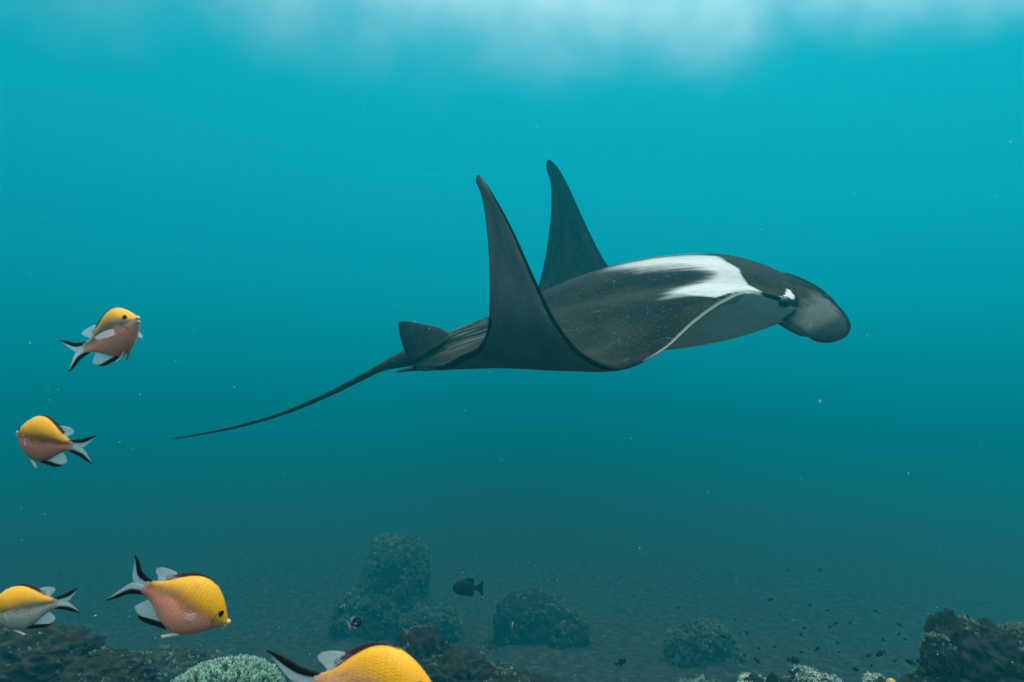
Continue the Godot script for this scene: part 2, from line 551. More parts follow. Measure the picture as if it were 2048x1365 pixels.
func manta() -> void:
	var f: Vector3 = manta_axes[0]
	var u: Vector3 = manta_axes[1]
	var r: Vector3 = manta_axes[2]
	var o: Vector3 = manta_axes[3]
	var root := thing("manta_ray", "black manta ray with white shoulder patches swimming to the right, both wing tips raised", "manta ray", o)
	for q in manta_sections:
		_lead.append(q[0] - o)
		_trail.append(q[1] - o)
		_dorsal.append(q[2])
		_thick.append(Vector3(q[3], q[4], q[5]))
	var rings := []
	var across := 64
	var along := 240
	for i in along + 1:
		var s := float(i) / along * (manta_sections.size() - 1)
		var ring := PackedVector3Array()
		for j in 2 * across + 1:
			var t := float(j) / across
			var top := t <= 1.0
			var x := pow(t if top else 2.0 - t, 1.6)
			ring.append(manta_point(s, x, top))
		rings.append(ring)
	var hide := StandardMaterial3D.new()
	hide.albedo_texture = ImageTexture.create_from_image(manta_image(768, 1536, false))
	hide.roughness = 0.55
	hide.metallic_specular = 0.10
	hide.heightmap_enabled = true
	hide.heightmap_texture = ImageTexture.create_from_image(manta_image(512, 1024, true))
	hide.heightmap_scale = 0.12
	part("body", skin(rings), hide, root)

	var dark := mottled("manta_dark", Color(0.012, 0.013, 0.013), Color(0.04, 0.04, 0.038), 0.03, 41, 3.0, 0.55)
	# tail: thin whip that sweeps back and down
	var path := []
	for p in [Vector3(-0.3118, 8.1822, -3.0247), Vector3(-0.4511, 8.1385, -3.0177), Vector3(-0.5571, 8.0995, -3.0104), Vector3(-0.6604, 8.0506, -3.0439), Vector3(-0.8286, 7.9743, -3.1094), Vector3(-1.0545, 7.8897, -3.1955), Vector3(-1.3338, 7.8184, -3.3007), Vector3(-1.6401, 7.7647, -3.4047)]:
		path.append(p - o)
	part("tail", tube(path, [0.05, 0.038, 0.019, 0.0140, 0.0115, 0.009, 0.0065, 0.003], 60, 12), dark, root)
	# dorsal fin at the tail root
	var lead := []
	var trail := []
	for p in [Vector3(-0.2492, 8.2263, -2.9213), Vector3(-0.3026, 8.2606, -2.9290), Vector3(-0.3774, 8.2783, -2.9377), Vector3(-0.4421, 8.2898, -2.9470), Vector3(-0.4776, 8.2908, -2.9569)]:
		lead.append(p - o)
	for p in [Vector3(-0.4315, 8.1231, -2.9586), Vector3(-0.4569, 8.1696, -2.9554), Vector3(-0.4717, 8.2160, -2.9521), Vector3(-0.4818, 8.2591, -2.9591), Vector3(-0.4839, 8.2845, -2.9574)]:
		trail.append(p - o)
	part("dorsal_fin", blade(lead, trail, [0.03, 0.02, 0.012, 0.007, 0.004], r, 16, 18), dark, root)
	for k in 2:
		var z := 0.03 if k == 0 else -0.05
		lead = []
		trail = []
		for p in [Vector3(-0.3668, 8.1227, -2.9486), Vector3(-0.4315, 8.1062, -2.9598), Vector3(-0.4839, 8.0897, -2.9710)]:
			lead.append(p - o + r * z)
		for p in [Vector3(-0.3668, 8.0933, -2.9507), Vector3(-0.4273, 8.0894, -2.9610), Vector3(-0.4797, 8.0833, -2.9714)]:
			trail.append(p - o + r * z)
		part("pelvic_fin", blade(lead, trail, [0.02, 0.012, 0.004], r, 10, 12), dark, root)
	# cephalic fins: broad paddles that curl forward and down from the sides of the head
	var lobe_colors := func(steps: int, n: int, base: Color, s: int) -> Array:
		var g := noise(s, 3.0, 3)
		var out := []
		for i in steps + 1:
			var row := []
			for j in n + 1:
				var w := cos(TAU * j / n)  # 1 at the front edge, -1 at the rear edge
				var t := float(i) / steps
				var q := g.get_noise_3d(w * 2.0, t * 4.0, sin(TAU * j / n))
				var c := base * (1.0 + 0.25 * q)
				if w > 0.93 + 0.1 * g.get_noise_2d(t * 40.0, 3.0) and t > 0.1:
					c = Color(0.01, 0.01, 0.01)
				else:
					c = Color(0.03, 0.032, 0.03).lerp(c, smoothstep(0.20, 0.34, t + 0.10 * q - 0.05 * w) * smoothstep(0.90, 0.80, w + 0.25 * q))
				row.append(Color(c.r, c.g, c.b))
			out.append(row)
		return out
	var skin_mat := plain(Color.WHITE, 0.7, 0.1)
	skin_mat.vertex_color_use_as_albedo = true
	var near_lead := [Vector3(0.9625, 8.4398, -2.7761), Vector3(1.0417, 8.4141, -2.6375), Vector3(1.0919, 8.3759, -2.5350), Vector3(1.1317, 8.3255, -2.4733), Vector3(1.1608, 8.2766, -2.4366), Vector3(1.1871, 8.2277, -2.4401), Vector3(1.1779, 8.1900, -2.4527), Vector3(1.1438, 8.1714, -2.4640)]
	var near_trail := [Vector3(0.9125, 8.3328, -2.7234), Vector3(0.9718, 8.2686, -2.5976), Vector3(1.0017, 8.2441, -2.5191), Vector3(1.0173, 8.2216, -2.4706), Vector3(1.0302, 8.2005, -2.4520), Vector3(1.0478, 8.1812, -2.4533), Vector3(1.0768, 8.1697, -2.4642), Vector3(1.1085, 8.1661, -2.4644)]
	var far_lead := [Vector3(1.0882, 8.5106, -2.9516), Vector3(1.2108, 8.4981, -2.9925), Vector3(1.3122, 8.4602, -3.0152), Vector3(1.3775, 8.4182, -3.0282), Vector3(1.4211, 8.3704, -3.0315), Vector3(1.4429, 8.3226, -3.0349), Vector3(1.4342, 8.2834, -3.0376), Vector3(1.3950, 8.2530, -3.0398)]
	var far_trail := [Vector3(1.0457, 8.3152, -2.9652), Vector3(1.1170, 8.2937, -2.9868), Vector3(1.1784, 8.2656, -3.0088), Vector3(1.2169, 8.2470, -3.0201), Vector3(1.2557, 8.2326, -3.0312), Vector3(1.2947, 8.2312, -3.0413), Vector3(1.3252, 8.2378, -3.0408), Vector3(1.3601, 8.2465, -3.0402)]
	for k in 2:
		lead = []
		trail = []
		for p in (near_lead if k == 0 else far_lead):
			lead.append(p - o)
		for p in (near_trail if k == 0 else far_trail):
			trail.append(p - o)
		var rr := []
		var steps := 60
		var n := 64
		for i in steps + 1:
			var t := float(i) / steps * (lead.size() - 1)
			rr.append(blade_ring(spline(lead, t), spline(trail, t), spline([0.06, 0.055, 0.036, 0.026, 0.02, 0.015, 0.011, 0.006], t), r, n))
		part("cephalic_fin", skin(rr, lobe_colors.call(steps, n, Color(0.12, 0.125, 0.118), 51 + k)), skin_mat, root)
	var eye_mat := plain(lin(0.01, 0.01, 0.012), 0.15, 0.5)
	for k in 2:
		var e := part("eye", ball(Vector3(0.026, 0.021, 0.016)), eye_mat, root)
		e.position = (Vector3(0.9704, 8.3127, -2.4712) if k == 0 else Vector3(1.2252, 8.4373, -3.1171)) - o


# ---------------------------------------------------------------- small fish with yellow backs, close to the diver
func fish_skin(flank: Color, belly: Color, low: float, slope: float) -> StandardMaterial3D:
	# flank and belly colour; low: how far the yellow stays up on the back
	# across = round the body from the back over one flank to the belly and up the other, down = from mouth to tail
	var w := 384
	var h := 384
	var im := Image.create(w, h, false, Image.FORMAT_RGB8)
	var rel := Image.create(w, h, false, Image.FORMAT_RGB8)
	var g := noise(61, 1.0, 4)
	var f := noise(62, 5.0, 3)
	for y in h:
		var x := float(y) / (h - 1)
		for i in w:
			var a := TAU * i / (w - 1)
			var up := cos(a)
			var p := Vector3(x * 5.0, up * 2.5, sin(a))
			var q := g.get_noise_3dv(p)
			var r := f.get_noise_3dv(p)
			# scales: staggered rows of rounded cells
			var sx := x * 34.0
			var col := floorf(sx)
			var sy := float(i) / w * 64.0 + (0.5 if int(col) % 2 == 0 else 0.0)
			var dx := sx - col - 0.35
			var dy := sy - floorf(sy) - 0.5
			var cell := clampf(1.0 - (dx * dx * 1.6 + dy * dy * 2.6), 0.0, 1.0)
			var line := x * slope - 0.10 + low + 0.12 * q
			var yellow := smoothstep(-0.34, 0.30, up - line - 0.06 * r)
			if x > 0.80:
				yellow *= clampf((0.90 - x) * 10.0, 0.0, 1.0)
			var pink := clampf((-up + 0.12 + 0.25 * q + 0.06 * r + (x - 0.5) * 0.35) * 2.6, 0.0, 1.0)
			var c := flank * (1.0 + 0.4 * q + 0.2 * r)
			c = c.lerp(belly, pink)
			c = c.lerp(Color(0.90, 0.36, 0.004), yellow)
			if x < 0.2:
				c = c.lerp(Color(0.62, 0.52, 0.40), clampf((0.2 - x) * 9.0, 0.0, 1.0) * clampf(0.35 - up, 0.0, 1.0))
			if x > 0.86:
				c = c.lerp(Color(0.5, 0.36, 0.32), clampf((x - 0.86) * 8.0, 0.0, 0.8))
			var gill := absf(x - 0.265 + 0.09 * up * up)
			if absf(up) < 0.62:
				c = c.lerp(Color(0.12, 0.05, 0.03), 0.55 * smoothstep(0.012, 0.003, gill))
			c = c * (0.90 + 0.14 * cell + 0.12 * r)
			im.set_pixel(i, y, Color(clampf(c.r, 0, 1), clampf(c.g, 0, 1), clampf(c.b, 0, 1)).linear_to_srgb())
			rel.set_pixel(i, y, Color(cell, cell, cell))
	var m := StandardMaterial3D.new()
	m.albedo_texture = ImageTexture.create_from_image(im)
	m.heightmap_enabled = true
	m.heightmap_texture = ImageTexture.create_from_image(rel)
	m.heightmap_scale = 0.02
	m.roughness = 0.45
	m.metallic_specular = 0.4
	return m


const SL := 0.078


func fish(label: String, at: Vector3, forward: Vector3, roll: float, bend: float, flap: float, fork: float, tail: float, hide: Material, fin_mat: Material, streak: Material, ridge: Material, lip: Material, eye_mat: Material) -> Node3D:
	var root := thing("yellow_backed_fish", label, "fish", at, "small yellow-backed fish close to the diver")
	var fx := forward.normalized()
	var side := fx.cross(Vector3.UP).normalized()
	var b := Basis(fx, side.cross(fx).normalized(), side)
	root.basis = b.rotated(fx, roll)
	# a point of the fish: x from mouth (0) to tail root (1), y up, z to its right; the rear is bent sideways
	var at_ := func(x: float, y: float, z: float) -> Vector3:
		if x > 1.06:
			x = 1.06 + (x - 1.06) * tail
		return Vector3(0.5 - x, y, z + bend * maxf(0.0, x - 0.35) * maxf(0.0, x - 0.35)) * SL
	var rings := []
	for i in 57:
		var x := 0.5 - 0.5 * cos(PI * i / 56.0)
		var t := smooth_table(x, [0, 0.03, 0.08, 0.15, 0.22, 0.32, 0.43, 0.56, 0.7, 0.82, 0.92, 1], [0.025, 0.055, 0.115, 0.19, 0.25, 0.31, 0.335, 0.315, 0.235, 0.145, 0.09, 0.08])
		var lo := smooth_table(x, [0, 0.03, 0.08, 0.15, 0.25, 0.4, 0.55, 0.7, 0.82, 0.92, 1], [-0.03, -0.055, -0.10, -0.165, -0.245, -0.315, -0.315, -0.235, -0.145, -0.09, -0.08])
		var wd := smooth_table(x, [0, 0.04, 0.1, 0.2, 0.35, 0.5, 0.7, 0.85, 1], [0.022, 0.045, 0.08, 0.118, 0.14, 0.132, 0.085, 0.045, 0.022])
		var ring := PackedVector3Array()
		for j in 41:
			var a := TAU * j / 40.0
			var yy := cos(a)
			ring.append(at_.call(x, (t + lo) * 0.5 + (t - lo) * 0.5 * yy, wd * sin(a) * (1.0 + 0.12 * absf(sin(a)))))
		rings.append(ring)
	part("body", skin(rings), hide, root)
	# lips
	var m := part("mouth", ball(Vector3(0.030, 0.032, 0.030) * SL), lip, root)
	m.position = at_.call(-0.004, 0.010, 0.0)
	m = part("mouth", ball(Vector3(0.028, 0.024, 0.027) * SL), lip, root)
	m.position = at_.call(0.012, -0.034, 0.0)
	for s in [-1.0, 1.0]:
		var e := part("eye", ball(Vector3(0.034, 0.046, 0.018) * SL), eye_mat, root)
		e.position = at_.call(0.125, 0.075, s * 0.083)
		e.rotation.y = s * 0.42
		# breast fin
		var l := []
		var t := []
		for k in 5:
			var u := k / 4.0
			var swing := flap * u
			l.append(at_.call(0.30 + 0.15 * u, -0.01 + 0.05 * u - 0.10 * u * u, s * (0.135 + swing * 0.22)))
			t.append(at_.call(0.31 + 0.14 * u, -0.09 - 0.03 * u + 0.02 * u * u, s * (0.13 + swing * 0.2)))
		part("pectoral_fin", blade(l, t, [0.003 * SL, 0.006 * SL, 0.005 * SL, 0.004 * SL, 0.002 * SL], Vector3(0, 0, 1), 10, 14), fin_mat, root)
		l = []
		t = []
		for k in 4:
			var u := k / 3.0
			l.append(at_.call(0.36 + 0.17 * u, -0.30 - 0.10 * u, s * (0.04 + 0.03 * u)))
			t.append(at_.call(0.44 + 0.12 * u, -0.31 - 0.075 * u, s * (0.035 + 0.03 * u)))
		part("pelvic_fin", blade(l, t, [0.008 * SL, 0.006 * SL, 0.004 * SL, 0.002 * SL], Vector3(0, 0, 1), 8, 12), lip, root)
	# spiny part of the back fin, dark, low and saw-edged
	var st := []
	for i in 43:
		var x := 0.26 + 0.56 * i / 42.0
		var t := smooth_table(x, [0.22, 0.32, 0.43, 0.56, 0.7, 0.82, 0.92], [0.25, 0.31, 0.335, 0.315, 0.235, 0.145, 0.09]) - 0.012
		var hgt := 0.045 * smooth_table(x, [0.26, 0.34, 0.5, 0.7, 0.82], [0.15, 0.6, 0.85, 1.1, 1.2]) * (0.82 + 0.18 * absf(sin(i * PI / 3.0)))
		st.append(blade_ring(at_.call(x, t, 0.0), at_.call(x + hgt * 0.8, t + hgt, 0.0), 0.010 * SL, Vector3(0, 0, 1), 10))
	part("dorsal_fin", skin(st), ridge, root)
	# soft rear lobes of the back and belly fins
	part("rear_dorsal_fin", blade([at_.call(0.70, 0.24, 0), at_.call(0.78, 0.255, 0), at_.call(0.87, 0.26, 0), at_.call(0.95, 0.245, 0)], [at_.call(0.90, 0.10, 0), at_.call(0.93, 0.145, 0), at_.call(0.97, 0.175, 0), at_.call(0.99, 0.215, 0)], [0.010 * SL, 0.007 * SL, 0.005 * SL, 0.003 * SL], Vector3(0, 0, 1), 12, 16), fin_mat, root)
	part("rear_anal_fin", blade([at_.call(0.60, -0.275, 0), at_.call(0.73, -0.295, 0), at_.call(0.83, -0.30, 0), at_.call(0.92, -0.275, 0)], [at_.call(0.88, -0.11, 0), at_.call(0.91, -0.155, 0), at_.call(0.94, -0.19, 0), at_.call(0.96, -0.235, 0)], [0.010 * SL, 0.007 * SL, 0.005 * SL, 0.003 * SL], Vector3(0, 0, 1), 12, 16), fin_mat, root)
	part("anal_fin", blade([at_.call(0.54, -0.33, 0), at_.call(0.67, -0.34, 0), at_.call(0.79, -0.345, 0), at_.call(0.88, -0.32, 0)], [at_.call(0.58, -0.285, 0), at_.call(0.69, -0.28, 0), at_.call(0.80, -0.29, 0), at_.call(0.89, -0.30, 0)], [0.014 * SL, 0.013 * SL, 0.010 * SL, 0.006 * SL], Vector3(0, 0, 1), 12, 14), streak, root)
	# forked tail: two pale lobes, each with a black streak along its outer edge
	for s in [-1.0, 1.0]:
		var o: float = fork * s
		part("tail_fin", blade([at_.call(0.97, 0.075 * s, 0), at_.call(1.12, 0.115 * s + 0.35 * 0.15 * o, 0), at_.call(1.27, 0.165 * s + 0.3 * o, 0), at_.call(1.43, 0.21 * s + 0.5 * o, 0)], [at_.call(0.99, -0.01 * s, 0), at_.call(1.13, 0.0, 0), at_.call(1.235, 0.03 * s + 0.12 * o, 0), at_.call(1.40, 0.17 * s + 0.47 * o, 0)], [0.012 * SL, 0.008 * SL, 0.006 * SL, 0.003 * SL], Vector3(0, 0, 1), 14, 16), fin_mat, root)
		part("tail_streak", blade([at_.call(0.95, 0.085 * s, 0), at_.call(1.12, 0.125 * s + 0.35 * 0.15 * o, 0), at_.call(1.27, 0.175 * s + 0.3 * o, 0), at_.call(1.45, 0.225 * s + 0.5 * o, 0)], [at_.call(0.97, 0.035 * s, 0), at_.call(1.13, 0.058 * s + 0.35 * 0.15 * o, 0), at_.call(1.27, 0.105 * s + 0.3 * o, 0), at_.call(1.44, 0.205 * s + 0.5 * o, 0)], [0.016 * SL, 0.012 * SL, 0.010 * SL, 0.006 * SL], Vector3(0, 0, 1), 14, 14), streak, root)
	return root


func yellow_fish() -> void:
	var salmon := fish_skin(Color(0.42, 0.15, 0.045), Color(0.97, 0.29, 0.19), -0.20, 1.35)
	var rosy := fish_skin(Color(0.80, 0.30, 0.12), Color(0.97, 0.29, 0.19), -0.42, 1.9)
	var brown := fish_skin(Color(0.15, 0.055, 0.015), Color(0.70, 0.22, 0.15), 0.16, 0.7)
	var grey := fish_skin(Color(0.16, 0.13, 0.10), Color(0.95, 0.30, 0.21), 0.22, 0.9)
	var pale := fish_skin(Color(0.12, 0.105, 0.07), Color(0.5, 0.42, 0.35), 0.05, 0.8)
	# clear skin between pale rays that run from root to tip
	var rays := Image.create(128, 16, false, Image.FORMAT_RGBA8)
	for x in 128:
		for y in 16:
			var ray := pow(absf(sin(x * PI / 128.0 * 26.0)), 3.0)
			rays.set_pixel(x, y, Color(0.97, 0.95, 0.95, 0.16 + 0.42 * ray * (1.0 - 0.4 * y / 16.0)))
	var fin_mat := plain(Color.WHITE, 0.6, 0.3)
	fin_mat.albedo_texture = ImageTexture.create_from_image(rays)
	fin_mat.transparency = BaseMaterial3D.TRANSPARENCY_ALPHA
	fin_mat.backlight_enabled = true
	fin_mat.backlight = Color(0.5, 0.5, 0.5)
	var streak := plain(lin(0.004, 0.004, 0.005), 0.6, 0.3)
	var ridge := plain(Color(0.26, 0.14, 0.08, 0.7), 0.6, 0.3)
	ridge.transparency = BaseMaterial3D.TRANSPARENCY_ALPHA
	var lip := plain(lin(0.55, 0.44, 0.36), 0.5, 0.4)
	var eye_mat := plain(lin(0.003, 0.003, 0.004), 0.2, 0.5)
	fish("yellow-backed fish turned towards the viewer, highest of the five at the left", Vector3(-0.4228, 8.0598, -0.7446), Vector3(0.82, 0.36, 0.45), 0.1, 0.35, 0.95, 0.04, 0.52, grey, fin_mat, streak, ridge, lip, eye_mat)
	fish("brown-flanked yellow-backed fish facing left, fully in view at the left edge", Vector3(-0.5327, 7.9437, -0.7989), Vector3(-0.93, 0.17, -0.32), 0.0, 0.2, 0.3, -0.03, 0.64, brown, fin_mat, streak, ridge, lip, eye_mat)
	fish("yellow-backed fish with salmon belly diving to the right, tail spread wide", Vector3(-0.2870, 7.8119, -0.6317), Vector3(0.84, -0.52, -0.28), 0.0, 0.2, 0.25, 0.10, 0.50, salmon, fin_mat, streak, ridge, lip, eye_mat)
	fish("yellow-backed fish facing left with its head cut off by the left edge", Vector3(-0.5833, 7.7416, -0.8521), Vector3(-0.97, -0.1, 0.22), 0.0, -0.1, 0.9, -0.06, 0.66, pale, fin_mat, streak, ridge, lip, eye_mat)
	fish("largest yellow-backed fish, half below the bottom edge, showing rows of scales", Vector3(-0.0848, 7.8149, -0.4500), Vector3(0.98, -0.05, 0.12), 0.0, 0.1, 0.3, 0.06, 0.85, rosy, fin_mat, streak, ridge, lip, eye_mat)


# ---------------------------------------------------------------- reef
func lump(size: Vector3, s: int, rough: float, square := 0.7, rows := 64, n := 96) -> ArrayMesh:
	# an uneven boulder or coral head that stands on its base
	var g := noise(s, 0.8, 4)
	var f := noise(s + 1, 3.2, 3)
	var rings := []
	for i in rows + 1:
		var t := PI * (0.02 + 0.98 * i / rows)
		var ring := PackedVector3Array()
		for j in n + 1:
			var d := Vector3(cos(TAU * j / n) * pow(sin(t), square), signf(cos(t)) * pow(absf(cos(t)), square), sin(TAU * j / n) * pow(sin(t), square))
			var k := 1.0 + rough * (0.9 * g.get_noise_3dv(d * 1.6) + 0.42 * f.get_noise_3dv(d * 1.2) + 0.26 * absf(f.get_noise_3dv(d * 3.4)) + 0.14 * f.get_noise_3dv(d * 9.0))
			ring.append(d * size * k)
		rings.append(ring)
	return skin(rings, [], true)


func tuft_mesh(s: int, prongs: int, length: float, radius: float, spread: float) -> ArrayMesh:
	# a tuft of short tapering branches
	var rng := RandomNumberGenerator.new()
	rng.seed = s
	var st := SurfaceTool.new()
	st.begin(Mesh.PRIMITIVE_TRIANGLES)
	for k in prongs:
		var a := rng.randf() * TAU
		var tilt := sqrt(rng.randf()) * spread
		var d := Vector3(cos(a) * sin(tilt), cos(tilt), sin(a) * sin(tilt))
		var o := Vector3(cos(a), 0, sin(a)) * radius * 1.4 * tilt / maxf(spread, 0.01)
		var l := length * rng.randf_range(0.6, 1.1)
		var x := d.cross(Vector3(0.3, 0.2, 0.9)).normalized()
		var y := x.cross(d)
		var rings := []
		for i in 4:
			var u: float = [0.0, 0.5, 0.88, 1.0][i]
			var r: float = radius * [1.0, 0.85, 0.7, 0.25][i]
			var ring := PackedVector3Array()
			for j in 6:
				ring.append(o + d * l * u + (x * cos(TAU * j / 5.0) + y * sin(TAU * j / 5.0)) * r)
			rings.append(ring)
		st.append_from(skin(rings, [], false), 0, Transform3D.IDENTITY)
	return st.commit()


func grow(called: String, on: ArrayMesh, tuft: ArrayMesh, count: int, material: Material, parent: Node, s: int, upward: float, patchy: float, size_from: float, size_to: float) -> void:
	# coral growth scattered over the upper faces of a lump
	var rng := RandomNumberGenerator.new()
	rng.seed = s
	var g := noise(s, 2.2, 3)
	var a := on.surface_get_arrays(0)
	var p: PackedVector3Array = a[Mesh.ARRAY_VERTEX]
	var q: PackedVector3Array = a[Mesh.ARRAY_NORMAL]
	var ix: PackedInt32Array = a[Mesh.ARRAY_INDEX]
	# pick faces by area
	var sums := PackedFloat32Array()
	var total := 0.0
	for t in ix.size() / 3:
		var ar := (p[ix[t * 3 + 1]] - p[ix[t * 3]]).cross(p[ix[t * 3 + 2]] - p[ix[t * 3]]).length()
		var nn := q[ix[t * 3]]
		if nn.y < upward or g.get_noise_3dv(p[ix[t * 3]]) < patchy:
			ar = 0.0
		total += ar
		sums.append(total)
	if total <= 0.0:
		return
	var mm := MultiMesh.new()
	mm.transform_format = MultiMesh.TRANSFORM_3D
	mm.use_colors = true
	mm.mesh = tuft
	mm.instance_count = count
	for k in count:
		var t := sums.bsearch(rng.randf() * total)
		t = mini(t, sums.size() - 1)
		var u := rng.randf()
		var v := rng.randf()
		if u + v > 1.0:
			u = 1.0 - u
			v = 1.0 - v
		var at := p[ix[t * 3]] + (p[ix[t * 3 + 1]] - p[ix[t * 3]]) * u + (p[ix[t * 3 + 2]] - p[ix[t * 3]]) * v
		var up := (q[ix[t * 3]] + Vector3(rng.randf_range(-0.25, 0.25), 0.35, rng.randf_range(-0.25, 0.25))).normalized()
		var x := up.cross(Vector3(0.2, 0.1, 1.0)).normalized().rotated(up, rng.randf() * TAU)
		var b := Basis(x, up, x.cross(up)).scaled(Vector3.ONE * rng.randf_range(size_from, size_to))
		mm.set_instance_transform(k, Transform3D(b, at))
		var tone := rng.randf_range(0.35, 1.3)
		mm.set_instance_color(k, Color(tone, tone, tone))
	var o := MultiMeshInstance3D.new()
	o.name = called
	o.multimesh = mm
	o.material_override = material
	o.set_meta("kind", "stuff")
	parent.add_child(o, true)


func growth(c: Color) -> StandardMaterial3D:
	var m := plain(c, 0.8, 0.2)
	m.vertex_color_use_as_albedo = true
	return m


func bommie(called: String, label: String, category: String, at: Vector3, rocks: Array, rock_mat: Material, tuft: ArrayMesh, count: int, grow_mat: Material, upward: float, patchy: float, size_from: float, size_to: float, s: int) -> Node3D:
	# rocks: [offset, size, roughness, squareness]
	var o := thing(called, label, category, at)
	var k := 0
	for r in rocks:
		var m := lump(r[1], s + k * 7, r[2], r[3])
		var st := SurfaceTool.new()
		st.begin(Mesh.PRIMITIVE_TRIANGLES)
		st.append_from(m, 0, Transform3D(Basis(), r[0]))
		var moved := st.commit()
		part("rock", moved, rock_mat, o)
		if count > 0:
			var n := "coral_growth" if k == 0 else "coral_growth_%03d" % k
			grow(n, moved, tuft, int(count * (r[4] if r.size() > 4 else 1.0)), grow_mat, o, s + k * 3, upward, patchy, size_from, size_to)
		k += 1
	return o


func reef() -> void:
	var rock := mottled("reef_rock", Color(0.012, 0.013, 0.012), Color(0.085, 0.08, 0.06), 0.035, 81, 1.1)
	var rock_dark := mottled("reef_rock_dark", Color(0.010, 0.010, 0.010), Color(0.05, 0.045, 0.038), 0.03, 82, 1.3)
	var pale := growth(lin(0.42, 0.50, 0.38))
	var speckle := growth(lin(0.30, 0.44, 0.32))
	var dull := growth(lin(0.16, 0.19, 0.13))
	var fine := tuft_mesh(91, 9, 0.045, 0.008, 0.8)
	var wide := tuft_mesh(92, 12, 0.07, 0.012, 1.0)
	var prong := tuft_mesh(93, 3, 0.026, 0.0062, 0.5)
	var branch := tuft_mesh(94, 7, 0.05, 0.009, 0.9)

	bommie("coral_pillar", "tall hazy coral pillar left of the dark fish, its flat top powdered pale", "coral", Vector3(-2.4870, 2.8494, -15.3968),
		[[Vector3(0.000, 0.746, 0.000), Vector3(0.678, 1.153, 0.678), 0.16, 0.5, 1.0], [Vector3(-0.204, 0.136, 0.136), Vector3(1.058, 0.814, 0.814), 0.25, 0.7, 0.6], [Vector3(0.570, -0.068, 0.407), Vector3(0.814, 0.678, 0.678), 0.3, 0.7, 0.6]],
		rock, fine, 2600, dull, 0.0, -0.15, 0.7, 1.5, 100)
	bommie("reef_mound", "dark hazy reef mound with a blunt top, below and right of the dark fish", "coral", Vector3(0.5103, 2.7337, -14.4024),
		[[Vector3(-0.166, 0.344, 0.000), Vector3(0.690, 0.758, 0.690), 0.22, 0.6], [Vector3(0.414, 0.000, 0.138), Vector3(0.580, 0.856, 0.690), 0.25, 0.7], [Vector3(-0.690, -0.276, 0.276), Vector3(0.552, 0.552, 0.552), 0.3, 0.7]],
		rock_dark, fine, 260, dull, 0.2, 0.05, 0.7, 1.3, 200)
	bommie("reef_ridge", "low dark reef ridge flecked with pale coral, right of the largest yellow fish", "coral", Vector3(-0.2241, 5.1819, -6.6127),
		[[Vector3(-0.338, 0.075, 0.000), Vector3(0.450, 0.315, 0.375), 0.3, 0.75], [Vector3(0.075, 0.038, 0.075), Vector3(0.375, 0.210, 0.375), 0.3, 0.75], [Vector3(0.413, 0.000, 0.075), Vector3(0.375, 0.180, 0.300), 0.3, 0.8], [Vector3(-0.637, 0.112, -0.150), Vector3(0.300, 0.413, 0.300), 0.3, 0.8]],
		rock_dark, fine, 130, dull, 0.45, 0.2, 0.3, 0.7, 300)
	bommie("coral_mound", "greenish hazy coral mound above the leafy coral, standing alone in open water", "coral", Vector3(3.3767, 3.1019, -12.8730),
		[[Vector3(0.100, 0.250, 0.000), Vector3(0.450, 0.425, 0.450), 0.3, 0.75], [Vector3(-0.275, 0.125, 0.062), Vector3(0.375, 0.450, 0.375), 0.3, 0.75], [Vector3(0.375, -0.062, 0.125), Vector3(0.375, 0.375, 0.375), 0.3, 0.8], [Vector3(0.000, -0.312, 0.125), Vector3(0.725, 0.425, 0.500), 0.3, 0.8]],
		rock, fine, 900, dull, 0.1, 0.0, 0.6, 1.3, 400)
	var big := bommie("coral_outcrop", "large dark coral head with humped peaks in the lower right corner", "coral", Vector3(2.8158, 6.2765, -4.2305),
		[[Vector3(-0.255, 0.215, 0.000), Vector3(0.10, 0.20, 0.13), 0.3, 1.0, 0.4], [Vector3(-0.345, 0.15, 0.07), Vector3(0.085, 0.15, 0.12), 0.3, 1.0, 0.3], [Vector3(-0.31, -0.05, 0.1), Vector3(0.15, 0.16, 0.15), 0.3, 0.9, 0.4], [Vector3(-0.078, 0.104, 0.033), Vector3(0.234, 0.260, 0.195), 0.25, 0.95, 0.5], [Vector3(0.195, 0.052, 0.000), Vector3(0.293, 0.247, 0.260), 0.28, 0.75, 1.4], [Vector3(-0.065, -0.163, 0.065), Vector3(0.488, 0.273, 0.325), 0.25, 0.7, 0.4], [Vector3(0.553, 0.000, -0.065), Vector3(0.325, 0.273, 0.325), 0.28, 0.75, 1.0]],
		rock_dark, fine, 420, dull, 0.25, 0.06, 0.2, 0.5, 500)
	bommie("reef_boulder", "dark brown reef boulder in the lower left corner under the cut-off fish", "coral", Vector3(-2.8855, 6.1465, -4.4401),
		[[Vector3(-0.101, 0.134, 0.000), Vector3(0.370, 0.228, 0.336), 0.3, 0.75], [Vector3(0.302, 0.034, 0.000), Vector3(0.336, 0.175, 0.269), 0.3, 0.8], [Vector3(-0.504, 0.134, 0.067), Vector3(0.336, 0.269, 0.269), 0.3, 0.8]],
		rock_dark, fine, 90, dull, 0.3, 0.1, 0.2, 0.5, 600)
	bommie("reef_hummock", "faint low hummock on the seabed behind the speckled dome coral", "coral", Vector3(-3.0827, 5.2412, -6.6085),
		[[Vector3(0.000, 0.085, 0.000), Vector3(0.427, 0.256, 0.427), 0.3, 0.8], [Vector3(0.512, 0.043, 0.085), Vector3(0.512, 0.205, 0.341), 0.3, 0.8]],
		rock, fine, 160, dull, 0.3, 0.0, 0.5, 1.0, 650)
	# rubble and stubby growth on the near slope
	var rng0 := RandomNumberGenerator.new()
	rng0.seed = 61
